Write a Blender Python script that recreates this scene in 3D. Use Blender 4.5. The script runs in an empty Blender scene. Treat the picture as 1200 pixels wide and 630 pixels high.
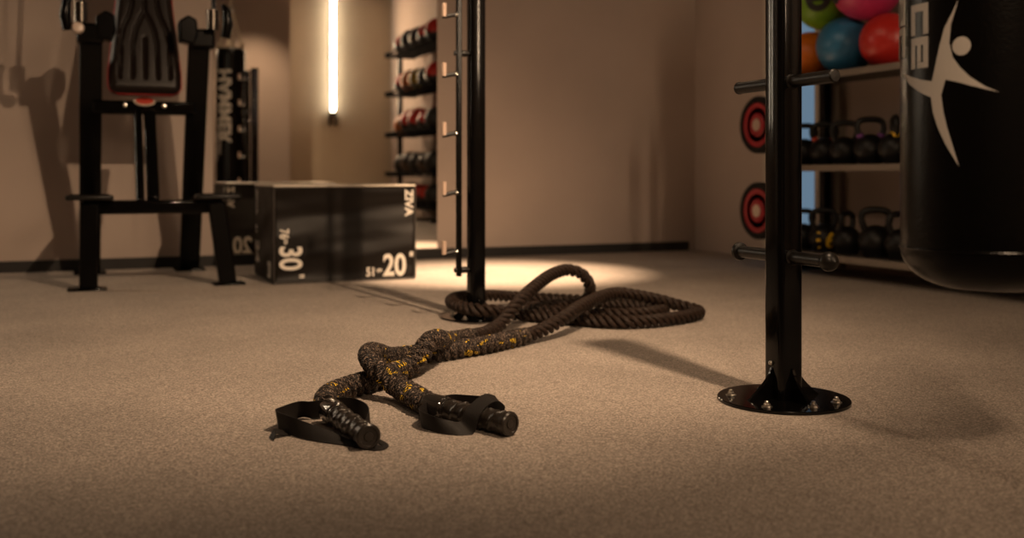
import bpy, bmesh, math, random
from mathutils import Vector, Matrix, Euler
from mathutils.geometry import tessellate_polygon

PI = math.pi
R = math.radians
random.seed(7)
scene = bpy.context.scene
COL = scene.collection

# ------------------------------------------------------------------ camera
cam_d = bpy.data.cameras.new('camera')
cam = bpy.data.objects.new('camera', cam_d)
COL.objects.link(cam)
cam.location = (0.0, 0.0, 0.56)
cam.rotation_euler = (R(90), R(0.0), R(-22.9))
cam_d.sensor_width = 36.0
cam_d.lens = 36.0
cam_d.shift_y = -110.0 / 1200.0
cam_d.clip_start = 0.02
cam_d.dof.use_dof = True
cam_d.dof.focus_distance = 2.55
cam_d.dof.aperture_fstop = 2.2
scene.camera = cam

# ------------------------------------------------------------------ world: blue dusk outside the window
world = bpy.data.worlds.new('dusk_sky')
scene.world = world
world.use_nodes = True
wbg = world.node_tree.nodes['Background']
wbg.inputs[0].default_value = (0.30, 0.46, 0.62, 1)
wbg.inputs[1].default_value = 0.42

# ------------------------------------------------------------------ exposure
vs = scene.view_settings
vs.view_transform = 'Standard'
vs.look = 'None'
vs.gamma = 1.0
vs.use_curve_mapping = False
vs.exposure = 0.0

WARM = (1.0, 0.69, 0.435)

# lamps of the room, and one added wall wash (fixtures are built further down around these)
TUBES = [  # centre (x, y, z), length along y, power
    ((1.62, 3.45, 2.72), 1.9, 11.0),
]
SPOTS = [  # ceiling downlights: x, y, z, power, cone, blend, target
    ((2.25, 4.90, 2.98), 2100.0, 37.0, 1.0, (2.20, 5.42, 0)),
    ((1.60, 1.50, 2.70), 530.0, 86.0, 1.0, (0.82, 4.00, 0)),
    ((0.38, -0.72, 2.45), 240.0, 50.0, 1.0, (2.25, 3.05, 0)),
    ((2.05, 0.00, 2.98), 120.0, 76.0, 1.0, (2.25, -0.90, 0.9)),  # added lamp without a known source, brightens the rear wall
]

def area_light(name, loc, sx, sy, power, rot=(0, 0, 0), col=WARM, spread=180):
    d = bpy.data.lights.new(name, 'AREA')
    d.shape = 'RECTANGLE'; d.size = sx; d.size_y = sy
    d.energy = power; d.color = col; d.spread = R(spread)
    o = bpy.data.objects.new(name, d); COL.objects.link(o)
    o.location = loc; o.rotation_euler = rot
    return o

def spot_light(name, loc, target, power, cone, blend, col=WARM, rad=0.03):
    d = bpy.data.lights.new(name, 'SPOT')
    d.energy = power; d.color = col; d.spot_size = R(cone); d.spot_blend = blend
    d.shadow_soft_size = rad
    o = bpy.data.objects.new(name, d); COL.objects.link(o)
    o.location = loc
    o.rotation_euler = (Vector(target) - Vector(loc)).to_track_quat('-Z', 'Y').to_euler()
    return o

for (p, L, w) in TUBES:
    area_light('tube_light_source', (p[0], p[1], p[2] - 0.035), 0.05, L, w)
for (p, w, cone, bl, tg) in SPOTS:
    spot_light("downlight_source", p, tg, w, cone, bl, rad=0.14 if p[1] < -0.5 else 0.03)
# the vertical tube on the wall behind the camera (seen in the mirror)
area_light('wall_tube_source', (3.36, -1.485, 2.3), 0.04, 1.6, 50.0, rot=(R(90), 0, 0))

# ================================================================== materials
def nt(name):
    m = bpy.data.materials.new(name); m.use_nodes = True
    n = m.node_tree.nodes; l = m.node_tree.links
    return m, n, l, n['Principled BSDF']

def simple(name, col, rough=0.5, metal=0.0, bump=0.0, bscale=200.0, spec=0.5, coat=0.0, vary=0.0):
    m, n, l, b = nt(name)
    b.inputs['Base Color'].default_value = (*col, 1)
    b.inputs['Roughness'].default_value = rough
    b.inputs['Metallic'].default_value = metal
    b.inputs['Specular IOR Level'].default_value = spec
    b.inputs['Coat Weight'].default_value = coat
    tc = n.new('ShaderNodeTexCoord')
    no = n.new('ShaderNodeTexNoise'); no.inputs['Scale'].default_value = bscale
    no.inputs['Detail'].default_value = 3
    l.new(tc.outputs['Object'], no.inputs['Vector'])
    if bump > 0:
        bp = n.new('ShaderNodeBump'); bp.inputs['Strength'].default_value = bump
        bp.inputs['Distance'].default_value = 0.002
        l.new(no.outputs['Fac'], bp.inputs['Height']); l.new(bp.outputs['Normal'], b.inputs['Normal'])
    if vary > 0:
        mx = n.new('ShaderNodeMix'); mx.data_type = 'RGBA'
        mx.inputs[6].default_value = tuple(c * (1 - vary) for c in col) + (1,)
        mx.inputs[7].default_value = tuple(min(1, c * (1 + vary)) for c in col) + (1,)
        l.new(no.outputs['Fac'], mx.inputs[0]); l.new(mx.outputs[2], b.inputs['Base Color'])
    return m

def emis(name, col, s):
    m, n, l, b = nt(name)
    b.inputs['Base Color'].default_value = (*col, 1)
    b.inputs['Emission Color'].default_value = (*col, 1)
    b.inputs['Emission Strength'].default_value = s
    return m

def floor_mat():
    m, n, l, b = nt('rubber_granulate')
    tc = n.new('ShaderNodeTexCoord')
    v = n.new('ShaderNodeTexVoronoi'); v.inputs['Scale'].default_value = 310
    l.new(tc.outputs['Object'], v.inputs['Vector'])
    r = n.new('ShaderNodeValToRGB')
    e = r.color_ramp.elements
    e[0].position = 0.0; e[0].color = (0.165, 0.138, 0.118, 1)
    e[1].position = 1.0; e[1].color = (0.50, 0.42, 0.36, 1)
    x = r.color_ramp.elements.new(0.55); x.color = (0.29, 0.25, 0.215, 1)
    sep = n.new('ShaderNodeSeparateColor'); l.new(v.outputs['Color'], sep.inputs[0])
    l.new(sep.outputs[0], r.inputs[0])
    n2 = n.new('ShaderNodeTexNoise'); n2.inputs['Scale'].default_value = 2.2; n2.inputs['Detail'].default_value = 5
    l.new(tc.outputs['Object'], n2.inputs['Vector'])
    r2 = n.new('ShaderNodeMapRange'); r2.inputs[1].default_value = 0.3; r2.inputs[2].default_value = 0.7
    r2.inputs[3].default_value = 0.88; r2.inputs[4].default_value = 1.1
    l.new(n2.outputs['Fac'], r2.inputs[0])
    mx = n.new('ShaderNodeVectorMath'); mx.operation = 'SCALE'
    l.new(r.outputs[0], mx.inputs[0]); l.new(r2.outputs[0], mx.inputs['Scale'])
    l.new(mx.outputs[0], b.inputs['Base Color'])
    b.inputs['Roughness'].default_value = 0.72
    b.inputs['Specular IOR Level'].default_value = 0.35
    n3 = n.new('ShaderNodeTexNoise'); n3.inputs['Scale'].default_value = 330; n3.inputs['Detail'].default_value = 4
    l.new(tc.outputs['Object'], n3.inputs['Vector'])
    bp = n.new('ShaderNodeBump'); bp.inputs['Strength'].default_value = 0.55; bp.inputs['Distance'].default_value = 0.003
    l.new(n3.outputs['Fac'], bp.inputs['Height']); l.new(bp.outputs['Normal'], b.inputs['Normal'])
    return m

def wall_mat(name, col):
    m, n, l, b = nt(name)
    tc = n.new('ShaderNodeTexCoord')
    no = n.new('ShaderNodeTexNoise'); no.inputs['Scale'].default_value = 1.6; no.inputs['Detail'].default_value = 6
    l.new(tc.outputs['Object'], no.inputs['Vector'])
    r = n.new('ShaderNodeValToRGB')
    r.color_ramp.elements[0].position = 0.3; r.color_ramp.elements[1].position = 0.72
    r.color_ramp.elements[0].color = tuple(c * 0.93 for c in col) + (1,)
    r.color_ramp.elements[1].color = tuple(c * 1.05 for c in col) + (1,)
    l.new(no.outputs['Fac'], r.inputs[0]); l.new(r.outputs[0], b.inputs['Base Color'])
    b.inputs['Roughness'].default_value = 0.85
    n2 = n.new('ShaderNodeTexNoise'); n2.inputs['Scale'].default_value = 90; n2.inputs['Detail'].default_value = 4
    l.new(tc.outputs['Object'], n2.inputs['Vector'])
    bp = n.new('ShaderNodeBump'); bp.inputs['Strength'].default_value = 0.12; bp.inputs['Distance'].default_value = 0.003
    l.new(n2.outputs['Fac'], bp.inputs['Height']); l.new(bp.outputs['Normal'], b.inputs['Normal'])
    return m

def rope_mat():
    m, n, l, b = nt('rope_fibre')
    uv = n.new('ShaderNodeUVMap'); uv.uv_map = 'UVMap'
    mp = n.new('ShaderNodeMapping'); mp.inputs['Scale'].default_value = (14, 42, 1)
    l.new(uv.outputs[0], mp.inputs[0])
    no = n.new('ShaderNodeTexNoise'); no.inputs['Scale'].default_value = 3.0; no.inputs['Detail'].default_value = 4
    l.new(mp.outputs[0], no.inputs['Vector'])
    r = n.new('ShaderNodeValToRGB')
    r.color_ramp.elements[0].position = 0.42; r.color_ramp.elements[0].color = (0.003, 0.002, 0.0016, 1)
    r.color_ramp.elements[1].position = 0.82; r.color_ramp.elements[1].color = (0.085, 0.050, 0.034, 1)
    l.new(no.outputs['Fac'], r.inputs[0]); l.new(r.outputs[0], b.inputs['Base Color'])
    b.inputs['Specular IOR Level'].default_value = 0.18; b.inputs['Roughness'].default_value = 0.42
    bp = n.new('ShaderNodeBump'); bp.inputs['Strength'].default_value = 0.6; bp.inputs['Distance'].default_value = 0.003
    l.new(no.outputs['Fac'], bp.inputs['Height']); l.new(bp.outputs['Normal'], b.inputs['Normal'])
    return m

def sleeve_mat():
    # knitted cover: thin pale thread arcs over dark rope with a few yellow threads; uv = (angle, metres)
    m, n, l, b = nt('braided_cover')
    uv = n.new('ShaderNodeUVMap'); uv.uv_map = 'UVMap'
    def mapped(sc, loc=(0, 0, 0)):
        mp = n.new('ShaderNodeMapping'); mp.inputs['Scale'].default_value = sc; mp.inputs['Location'].default_value = loc
        l.new(uv.outputs[0], mp.inputs[0]); return mp.outputs[0]
    def noise(vec, det=2):
        no = n.new('ShaderNodeTexNoise'); no.inputs['Scale'].default_value = 1.0; no.inputs['Detail'].default_value = det
        l.new(vec, no.inputs['Vector']); return no.outputs['Fac']
    def ramp(f, p0, p1, c0=(0, 0, 0, 1), c1=(1, 1, 1, 1)):
        r = n.new('ShaderNodeValToRGB'); e = r.color_ramp.elements
        e[0].position = p0; e[1].position = p1; e[0].color = c0; e[1].color = c1
        l.new(f, r.inputs[0]); return r.outputs[0]
    def mul(a, c):
        q = n.new('ShaderNodeMath'); q.operation = 'MULTIPLY'; l.new(a, q.inputs[0]); l.new(c, q.inputs[1]); return q.outputs[0]
    w = n.new('ShaderNodeTexWave'); w.wave_type = 'BANDS'; w.bands_direction = 'Y'
    w.inputs['Scale'].default_value = 1.0; w.inputs['Distortion'].default_value = 9.0; w.inputs['Detail'].default_value = 2
    w.inputs['Detail Scale'].default_value = 1.6
    l.new(mapped((6.5, 48, 1)), w.inputs['Vector'])
    thread = ramp(w.outputs['Fac'], 0.62, 0.86)
    pale_thread = mul(thread, ramp(noise(mapped((16, 60, 1), (3, 1, 0))), 0.40, 0.62))
    yel = mul(thread, ramp(noise(mapped((5.5, 19, 1), (2.3, 4.1, 0)), 0), 0.675, 0.71))
    m1 = n.new('ShaderNodeMix'); m1.data_type = 'RGBA'
    m1.inputs[6].default_value = (0.008, 0.005, 0.004, 1); m1.inputs[7].default_value = (0.23, 0.165, 0.125, 1)
    l.new(pale_thread, m1.inputs[0])
    m2 = n.new('ShaderNodeMix'); m2.data_type = 'RGBA'
    l.new(m1.outputs[2], m2.inputs[6]); m2.inputs[7].default_value = (0.85, 0.55, 0.03, 1); l.new(yel, m2.inputs[0])
    l.new(m2.outputs[2], b.inputs['Base Color'])
    b.inputs['Roughness'].default_value = 0.55; b.inputs['Specular IOR Level'].default_value = 0.3
    bp = n.new('ShaderNodeBump'); bp.inputs['Strength'].default_value = 0.8; bp.inputs['Distance'].default_value = 0.003
    l.new(w.outputs['Fac'], bp.inputs['Height']); l.new(bp.outputs['Normal'], b.inputs['Normal'])
    return m

def vinyl_mat():
    m, n, l, b = nt('box_vinyl')
    b.inputs['Base Color'].default_value = (0.009, 0.0068, 0.0055, 1)
    b.inputs['Roughness'].default_value = 0.5
    b.inputs['Specular IOR Level'].default_value = 0.2
    tc = n.new('ShaderNodeTexCoord')
    mp = n.new('ShaderNodeMapping'); mp.inputs['Rotation'].default_value = (0, R(32), 0); mp.inputs['Scale'].default_value = (0.8, 1, 3.0)
    l.new(tc.outputs['Object'], mp.inputs[0])
    no = n.new('ShaderNodeTexNoise'); no.inputs['Scale'].default_value = 2.0; no.inputs['Detail'].default_value = 0.6
    l.new(mp.outputs[0], no.inputs['Vector'])
    bp = n.new('ShaderNodeBump'); bp.inputs['Strength'].default_value = 0.9; bp.inputs['Distance'].default_value = 0.13
    l.new(no.outputs['Fac'], bp.inputs['Height']); l.new(bp.outputs['Normal'], b.inputs['Normal'])
    return m

def leather_mat(name, col, rough, scale=60, strength=0.25, spec=0.5):
    m, n, l, b = nt(name)
    b.inputs['Base Color'].default_value = (*col, 1)
    b.inputs['Roughness'].default_value = rough
    b.inputs['Specular IOR Level'].default_value = spec
    tc = n.new('ShaderNodeTexCoord')
    v = n.new('ShaderNodeTexVoronoi'); v.inputs['Scale'].default_value = scale * 4
    l.new(tc.outputs['Object'], v.inputs['Vector'])
    no = n.new('ShaderNodeTexNoise'); no.inputs['Scale'].default_value = scale * 0.25; no.inputs['Detail'].default_value = 3
    l.new(tc.outputs['Object'], no.inputs['Vector'])
    a = n.new('ShaderNodeMath'); a.operation = 'MULTIPLY_ADD'; a.inputs[1].default_value = 0.3
    l.new(v.outputs['Distance'], a.inputs[0]); l.new(no.outputs['Fac'], a.inputs[2])
    bp = n.new('ShaderNodeBump'); bp.inputs['Strength'].default_value = strength; bp.inputs['Distance'].default_value = 0.004
    l.new(a.outputs[0], bp.inputs['Height']); l.new(bp.outputs['Normal'], b.inputs['Normal'])
    return m

def ball_panels(name, c1, c2, scale):
    # two-tone medicine ball: curved patches of a second colour
    m, n, l, b = nt(name)
    tc = n.new('ShaderNodeTexCoord')
    w = n.new('ShaderNodeTexVoronoi'); w.inputs['Scale'].default_value = scale; w.feature = 'F1'
    l.new(tc.outputs['Object'], w.inputs['Vector'])
    sep = n.new('ShaderNodeSeparateColor'); l.new(w.outputs['Color'], sep.inputs[0])
    r = n.new('ShaderNodeValToRGB'); r.color_ramp.interpolation = 'CONSTANT'
    r.color_ramp.elements[0].color = (*c1, 1); r.color_ramp.elements[1].position = 0.68; r.color_ramp.elements[1].color = (*c2, 1)
    l.new(sep.outputs[0], r.inputs[0]); l.new(r.outputs[0], b.inputs['Base Color'])
    b.inputs['Roughness'].default_value = 0.45
    return m

def glass_mat():
    m, n, l, b = nt('window_glass')
    b.inputs['Base Color'].default_value = (0.95, 0.97, 1, 1)
    b.inputs['Transmission Weight'].default_value = 1.0
    b.inputs['Roughness'].default_value = 0.0
    b.inputs['IOR'].default_value = 1.1
    return m

M = {
    'floor': floor_mat(),
    'wall': wall_mat('wall_plaster', (0.46, 0.37, 0.315)),
    'wall_rear': wall_mat('wall_plaster_olive', (0.52, 0.44, 0.33)),
    'ceiling': simple('ceiling_paint', (0.10, 0.09, 0.085), 0.9, vary=0.1, bscale=4),
    'baseboard': simple('baseboard_rubber', (0.012, 0.010, 0.009), 0.6),
    'cream': simple('cream_trim', (0.55, 0.48, 0.40), 0.6, vary=0.05, bscale=8),
    'black_metal': simple('black_powder_coat', (0.0025, 0.0022, 0.002), 0.2, spec=0.18, bump=0.03, bscale=500),
    'gloss_black': simple('gloss_black_paint', (0.002, 0.0018, 0.0018), 0.10, spec=0.24),
    'peg_black': simple('peg_black', (0.008, 0.0065, 0.0055), 0.38, spec=0.35, bump=0.06, bscale=300),
    'hook_black': simple('hook_black', (0.03, 0.024, 0.02), 0.3),
    'copper': simple('hook_sleeve_tan', (0.55, 0.40, 0.31), 0.45),
    'chrome': simple('chrome', (0.72, 0.68, 0.62), 0.14, metal=1.0),
    'steel': simple('bolt_steel', (0.66, 0.62, 0.57), 0.28, metal=1.0),
    'dark_chrome': simple('dark_chrome', (0.16, 0.14, 0.12), 0.15, metal=1.0),
    'pad': leather_mat('pad_leather', (0.010, 0.006, 0.0045), 0.36, 60, 0.1, 0.25),
    'piping_red': simple('red_piping', (0.36, 0.02, 0.02), 0.45),
    'rope': rope_mat(),
    'sleeve': sleeve_mat(),
    'grip': leather_mat('grip_rubber', (0.020, 0.016, 0.013), 0.30, 120, 0.06),
    'collar': simple('collar_black', (0.02, 0.017, 0.015), 0.12, spec=0.8, coat=0.4),
    'strap': simple('nylon_strap', (0.009, 0.007, 0.006), 0.6, bump=0.3, bscale=900, spec=0.25),
    'strap_tan': simple('suspension_strap', (0.52, 0.43, 0.32), 0.7, bump=0.3, bscale=500),
    'vinyl': vinyl_mat(),
    'vinyl_top_lit': simple('box_piping_highlight', (0.62, 0.54, 0.44), 0.4),  # highlight painted in: top edges much paler than the other seams
    'vinyl_edge': simple('box_seam', (0.045, 0.038, 0.033), 0.6),
    'print': simple('print_white', (0.72, 0.66, 0.58), 0.6, vary=0.08, bscale=60),
    'bag': leather_mat('bag_leather', (0.0022, 0.0019, 0.0017), 0.26, 50, 0.22, 0.22),
    'bag_print': simple('bag_print_grey', (0.50, 0.46, 0.42), 0.45, bump=0.1, bscale=400),
    'kettle': simple('cast_iron', (0.005, 0.0045, 0.0045), 0.42, bump=0.2, bscale=160, spec=0.35),
    'yellow': simple('yellow_paint', (0.85, 0.52, 0.02), 0.5),
    'purple': simple('purple_paint', (0.16, 0.03, 0.22), 0.5),
    'redpaint': simple('red_paint', (0.55, 0.05, 0.02), 0.5),
    'ball_blue': simple('ball_blue', (0.03, 0.155, 0.30), 0.36, bump=0.05, bscale=150),
    'ball_red': simple('ball_red', (0.50, 0.022, 0.016), 0.34, bump=0.05, bscale=150),
    'ball_orange': simple('ball_orange', (0.72, 0.17, 0.008), 0.4, bump=0.05, bscale=150),
    'ball_green': simple('ball_green', (0.16, 0.33, 0.012), 0.4, bump=0.05, bscale=150),
    'ball_pink': simple('ball_pink', (0.55, 0.035, 0.13), 0.4, bump=0.05, bscale=150),
    'plate_red': simple('plate_red', (0.32, 0.008, 0.018), 0.45),
    'plate_rubber': simple('plate_rubber', (0.005, 0.0045, 0.0045), 0.55, spec=0.2),
    'mb_red': ball_panels('medball_red', (0.62, 0.03, 0.02), (0.03, 0.022, 0.02), 4.2),
    'mb_dark': ball_panels('medball_dark', (0.03, 0.022, 0.02), (0.10, 0.06, 0.04), 4.0),
    'mb_orange': simple('medball_orange', (0.75, 0.20, 0.008), 0.45),
    'mb_yellow': simple('medball_yellow', (0.46, 0.28, 0.015), 0.45),
    'mb_black': simple('medball_black', (0.016, 0.014, 0.013), 0.5),
    'shelf': simple('shelf_metal', (0.05, 0.043, 0.038), 0.45),
    'shelf_edge': simple('shelf_edge_steel', (0.26, 0.22, 0.185), 0.4, metal=0.4),
    'glass': glass_mat(),
    'lamp': emis('tube_diffuser', (1.0, 0.82, 0.58), 8.0),
    'lamp_slim': emis('slim_tube_diffuser', (1.0, 0.84, 0.62), 32.0),
    'matte_black': simple('matte_black', (0.006, 0.005, 0.005), 0.95, spec=0.04),
    'lamp_wall': emis('wall_tube_diffuser', (1.0, 0.88, 0.70), 16.0),
    'oval': simple('oval_badge_red', (0.45, 0.05, 0.03), 0.35),
    'oval_rim': simple('oval_badge_rim', (0.75, 0.62, 0.50), 0.3, metal=0.4),
}
def mirror_mat():
    m, n, l, b = nt('silvered_mirror')
    b.inputs['Base Color'].default_value = (0.88, 0.86, 0.82, 1)
    b.inputs['Metallic'].default_value = 1.0
    b.inputs['Roughness'].default_value = 0.004
    return m
M['mirror'] = mirror_mat()

# ================================================================== mesh helpers
class MB:
    def __init__(s): s.v = []; s.f = []; s.uv = None
    def add(s, vs, fs):
        o = len(s.v); s.v += [tuple(p) for p in vs]; s.f += [tuple(i + o for i in f) for f in fs]
        return s
    def box(s, a, b, rot=None, piv=None):
        (x0, y0, z0), (x1, y1, z1) = a, b
        vs = [Vector(p) for p in ((x0,y0,z0),(x1,y0,z0),(x1,y1,z0),(x0,y1,z0),(x0,y0,z1),(x1,y0,z1),(x1,y1,z1),(x0,y1,z1))]
        if rot is not None:
            pv = Vector(piv) if piv else sum(vs, Vector()) / 8
            vs = [rot @ (p - pv) + pv for p in vs]
        return s.add(vs, [(0,3,2,1),(4,5,6,7),(0,1,5,4),(1,2,6,5),(2,3,7,6),(3,0,4,7)])
    def tube(s, pts, r, n=12, cap=True, closed=False):
        pts = [Vector(p) for p in pts]; N = len(pts)
        rs = r if isinstance(r, (list, tuple)) else [r] * N
        T = []
        for i in range(N):
            if closed: d = pts[(i+1) % N] - pts[i-1]
            elif i == 0: d = pts[1] - pts[0]
            elif i == N-1: d = pts[-1] - pts[-2]
            else: d = pts[i+1] - pts[i-1]
            T.append(d.normalized())
        up = Vector((0,0,1)) if abs(T[0].z) < 0.9 else Vector((1,0,0))
        nrm = (up - T[0] * up.dot(T[0])).normalized()
        vs = []
        for i in range(N):
            nrm = (nrm - T[i] * nrm.dot(T[i])).normalized(); bi = T[i].cross(nrm)
            for k in range(n):
                a = 2*PI*k/n
                vs.append(pts[i] + (nrm*math.cos(a) + bi*math.sin(a)) * rs[i])
        fs = []
        for i in range(N if closed else N-1):
            j = (i+1) % N
            for k in range(n):
                k2 = (k+1) % n
                fs.append((i*n+k, i*n+k2, j*n+k2, j*n+k))
        if cap and not closed:
            fs.append(tuple(range(n))[::-1]); fs.append(tuple((N-1)*n + k for k in range(n)))
        return s.add(vs, fs)
    def lathe(s, prof, n=32, M4=None):
        # prof list of (r, z); revolve about z
        vs = []; fs = []; N = len(prof)
        for (r, z) in prof:
            for k in range(n):
                a = 2*PI*k/n
                vs.append(Vector((r*math.cos(a), r*math.sin(a), z)))
        for i in range(N-1):
            for k in range(n):
                k2 = (k+1) % n
                fs.append((i*n+k, i*n+k2, (i+1)*n+k2, (i+1)*n+k))
        fs.append(tuple(range(n))[::-1]); fs.append(tuple((N-1)*n+k for k in range(n)))
        if M4 is not None: vs = [M4 @ p for p in vs]
        return s.add(vs, fs)
    def prism(s, poly, axis_o, ax, ay, az, t):
        # extrude polygon (2D list) spanned by ax, ay from origin by az*t
        o = Vector(axis_o); ax = Vector(ax); ay = Vector(ay); az = Vector(az)
        n = len(poly)
        vs = [o + ax*p[0] + ay*p[1] for p in poly] + [o + ax*p[0] + ay*p[1] + az*t for p in poly]
        fs = [tuple(range(n))[::-1], tuple(range(n, 2*n))] + [(i, (i+1) % n, n+(i+1) % n, n+i) for i in range(n)]
        return s.add(vs, fs)
    def build(s, name, mat, parent=None, smooth=True, bevel=0.0, seg=2, angle=35):
        me = bpy.data.meshes.new(name)
        me.from_pydata(s.v, [], s.f); me.update()
        bm = bmesh.new(); bm.from_mesh(me); bmesh.ops.recalc_face_normals(bm, faces=bm.faces); bm.to_mesh(me); bm.free()
        if s.uv is not None:
            uvl = me.uv_layers.new(name='UVMap')
            for lp in me.loops:
                uvl.data[lp.index].uv = s.uv[lp.vertex_index]
        me.materials.append(mat)
        o = bpy.data.objects.new(name, me); COL.objects.link(o)
        if parent is not None: o.parent = parent
        if bevel > 0:
            md = o.modifiers.new('bevel', 'BEVEL'); md.width = bevel; md.segments = seg; md.limit_method = 'ANGLE'; md.angle_limit = R(40)
        if smooth:
            for p in me.polygons: p.use_smooth = True
            try:
                bm = bmesh.new(); bm.from_mesh(me)
                for e in bm.edges:
                    if len(e.link_faces) == 2 and e.calc_face_angle(0) > R(angle): e.smooth = False
                bm.to_mesh(me); bm.free()
            except Exception: pass
        return o

def tag(o, label=None, cat=None, group=None, kind=None):
    if label: o['label'] = label
    if cat: o['category'] = cat
    if group: o['group'] = group
    if kind: o['kind'] = kind
    return o

def thing(name, loc, label, cat, group=None, rz=0):
    o = bpy.data.objects.new(name, None); COL.objects.link(o)
    o.location = loc; o.rotation_euler = (0, 0, rz); o.empty_display_size = 0.1
    return tag(o, label, cat, group)

def copy_tree(o, parent=None):
    c = o.copy(); COL.objects.link(c); c.parent = parent
    for ch in list(o.children): copy_tree(ch, c)
    return c

def catmull(pts, step):
    P = [Vector(p) for p in pts]
    P = [P[0]*2 - P[1]] + P + [P[-1]*2 - P[-2]]
    dense = []
    for i in range(1, len(P)-2):
        p0, p1, p2, p3 = P[i-1:i+3]
        t0 = 0; t1 = t0 + max((p1-p0).length, 1e-4)**0.5; t2 = t1 + max((p2-p1).length, 1e-4)**0.5; t3 = t2 + max((p3-p2).length, 1e-4)**0.5
        for k in range(16):
            t = t1 + (t2-t1)*k/16
            a1 = p0*((t1-t)/(t1-t0)) + p1*((t-t0)/(t1-t0))
            a2 = p1*((t2-t)/(t2-t1)) + p2*((t-t1)/(t2-t1))
            a3 = p2*((t3-t)/(t3-t2)) + p3*((t-t2)/(t3-t2))
            b1 = a1*((t2-t)/(t2-t0)) + a2*((t-t0)/(t2-t0))
            b2 = a2*((t3-t)/(t3-t1)) + a3*((t-t1)/(t3-t1))
            dense.append(b1*((t2-t)/(t2-t1)) + b2*((t-t1)/(t2-t1)))
    dense.append(P[-2])
    out = [dense[0]]; acc = 0
    for i in range(1, len(dense)):
        a = dense[i-1]; b = dense[i]; L = (b-a).length
        while acc + L >= step:
            f = (step-acc)/L; a = a.lerp(b, f); out.append(a.copy()); L = (b-a).length; acc = 0
        acc += L
    return out

def text_mesh(name, body, size, mat, parent, matrix, extrude=0.0006, sx=1.0, bold=0.0):
    cu = bpy.data.curves.new(name, 'FONT'); cu.body = body; cu.size = size; cu.extrude = extrude; cu.offset = bold
    cu.align_x = 'LEFT'; cu.align_y = 'BOTTOM_BASELINE'
    tmp = bpy.data.objects.new(name + '_tmp', cu); COL.objects.link(tmp)
    dg = bpy.context.evaluated_depsgraph_get(); dg.update()
    me = bpy.data.meshes.new_from_object(tmp.evaluated_get(dg))
    bpy.data.objects.remove(tmp)
    me.transform(Matrix.Scale(sx, 4, (1, 0, 0)))
    me.transform(matrix)
    me.materials.clear(); me.materials.append(mat)
    o = bpy.data.objects.new(name, me); COL.objects.link(o); o.parent = parent
    return o

def frame(o, x, y):
    # matrix taking text x->x, y->y at origin o
    x = Vector(x).normalized(); y = Vector(y).normalized(); z = x.cross(y)
    m = Matrix((( x.x, y.x, z.x, o[0]), (x.y, y.y, z.y, o[1]), (x.z, y.z, z.z, o[2]), (0, 0, 0, 1)))
    return m

# ================================================================== the room
UL, UR = -2.6, 4.25       # left / right wall
VB = 6.535                # mirror wall
VF, VF2 = -0.90, -1.60    # wall behind the camera, and its recess
UREC = 2.63
H = 3.2

def struct(name, mb, mat, smooth=False, bevel=0.0, label=None):
    o = mb.build(name, mat, None, smooth=smooth, bevel=bevel)
    o['kind'] = 'structure'
    if label: o['label'] = label
    return o

struct('floor', MB().box((UL-.15, VF2-.15, -.1), (UR+.15, VB+.15, 0)), M['floor'], label='speckled brown rubber granulate gym floor')
struct('ceiling', MB().box((UL-.15, VF2-.15, H), (UR+.15, VB+.15, H+.1)), M['ceiling'])
struct('wall_back', MB().box((UL-.15, VB, 0), (UR+.15, VB+.15, H)), M['wall'], label='brownish grey plaster wall behind the rope')
struct('wall_left', MB().box((UL-.15, VF2-.15, 0), (UL, VB, H)), M['wall'])
struct('wall_front', MB().box((UL, VF2-.15, 0), (UREC, VF, H)), M['wall'])
struct('wall_recess', MB().box((UREC, VF2-.15, 0), (UR+.15, VF2, H)), M['wall_rear'])
# right wall with a narrow window
W0, W1, WZ0, WZ1 = 5.16, 5.62, 0.10, 2.2
wr = MB()
wr.box((UR, VF2, 0), (UR+.15, W0, H)); wr.box((UR, W1, 0), (UR+.15, VB, H))
wr.box((UR, W0, 0), (UR+.15, W1, WZ0)); wr.box((UR, W0, WZ1), (UR+.15, W1, H))
struct('wall_right', wr, M['wall'], label='dim plaster wall behind the kettlebell rack')
win = MB().box((UR+.06, W0, WZ0), (UR+.066, W1, WZ1))
win = struct('window_1', win, M['glass'], label='narrow tall window with blue dusk light')
fr = MB()
fr.box((UR-.02, W0-.13, 0.0), (UR, W0, WZ1+.08)); fr.box((UR-.02, W1, 0.0), (UR, W1+.06, WZ1+.08))
fr.box((UR-.02, W0, WZ1), (UR, W1, WZ1+.08))
fo = fr.build('window_frame', M['cream'], win, smooth=False, bevel=0.003)
struct('trim_1', MB().box((UR-.045, 4.90, 0), (UR, 4.985, H)), simple('trim_dark', (0.20, 0.16, 0.13), 0.7))
struct('baseboard_back', MB().box((UL, VB-.014, 0), (UR-.06, VB, .066)), M['baseboard'], bevel=.003)
struct('baseboard_left', MB().box((UL, VF, 0), (UL+.014, VB-.014, .066)), M['baseboard'])
struct('baseboard_front', MB().box((UL+.014, VF, 0), (UREC, VF+.014, .066)), M['baseboard'])

# wall mirror
mir = thing('wall_mirror', (1.486, VB-.004, .072), 'large frameless wall mirror reflecting the room, standing above the dark skirting behind the black box', 'mirror')
MB().box((-.726, -.004, 0), (.726, .004, 2.5)).build('mirror_glass', M['mirror'], mir, smooth=False)

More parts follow.
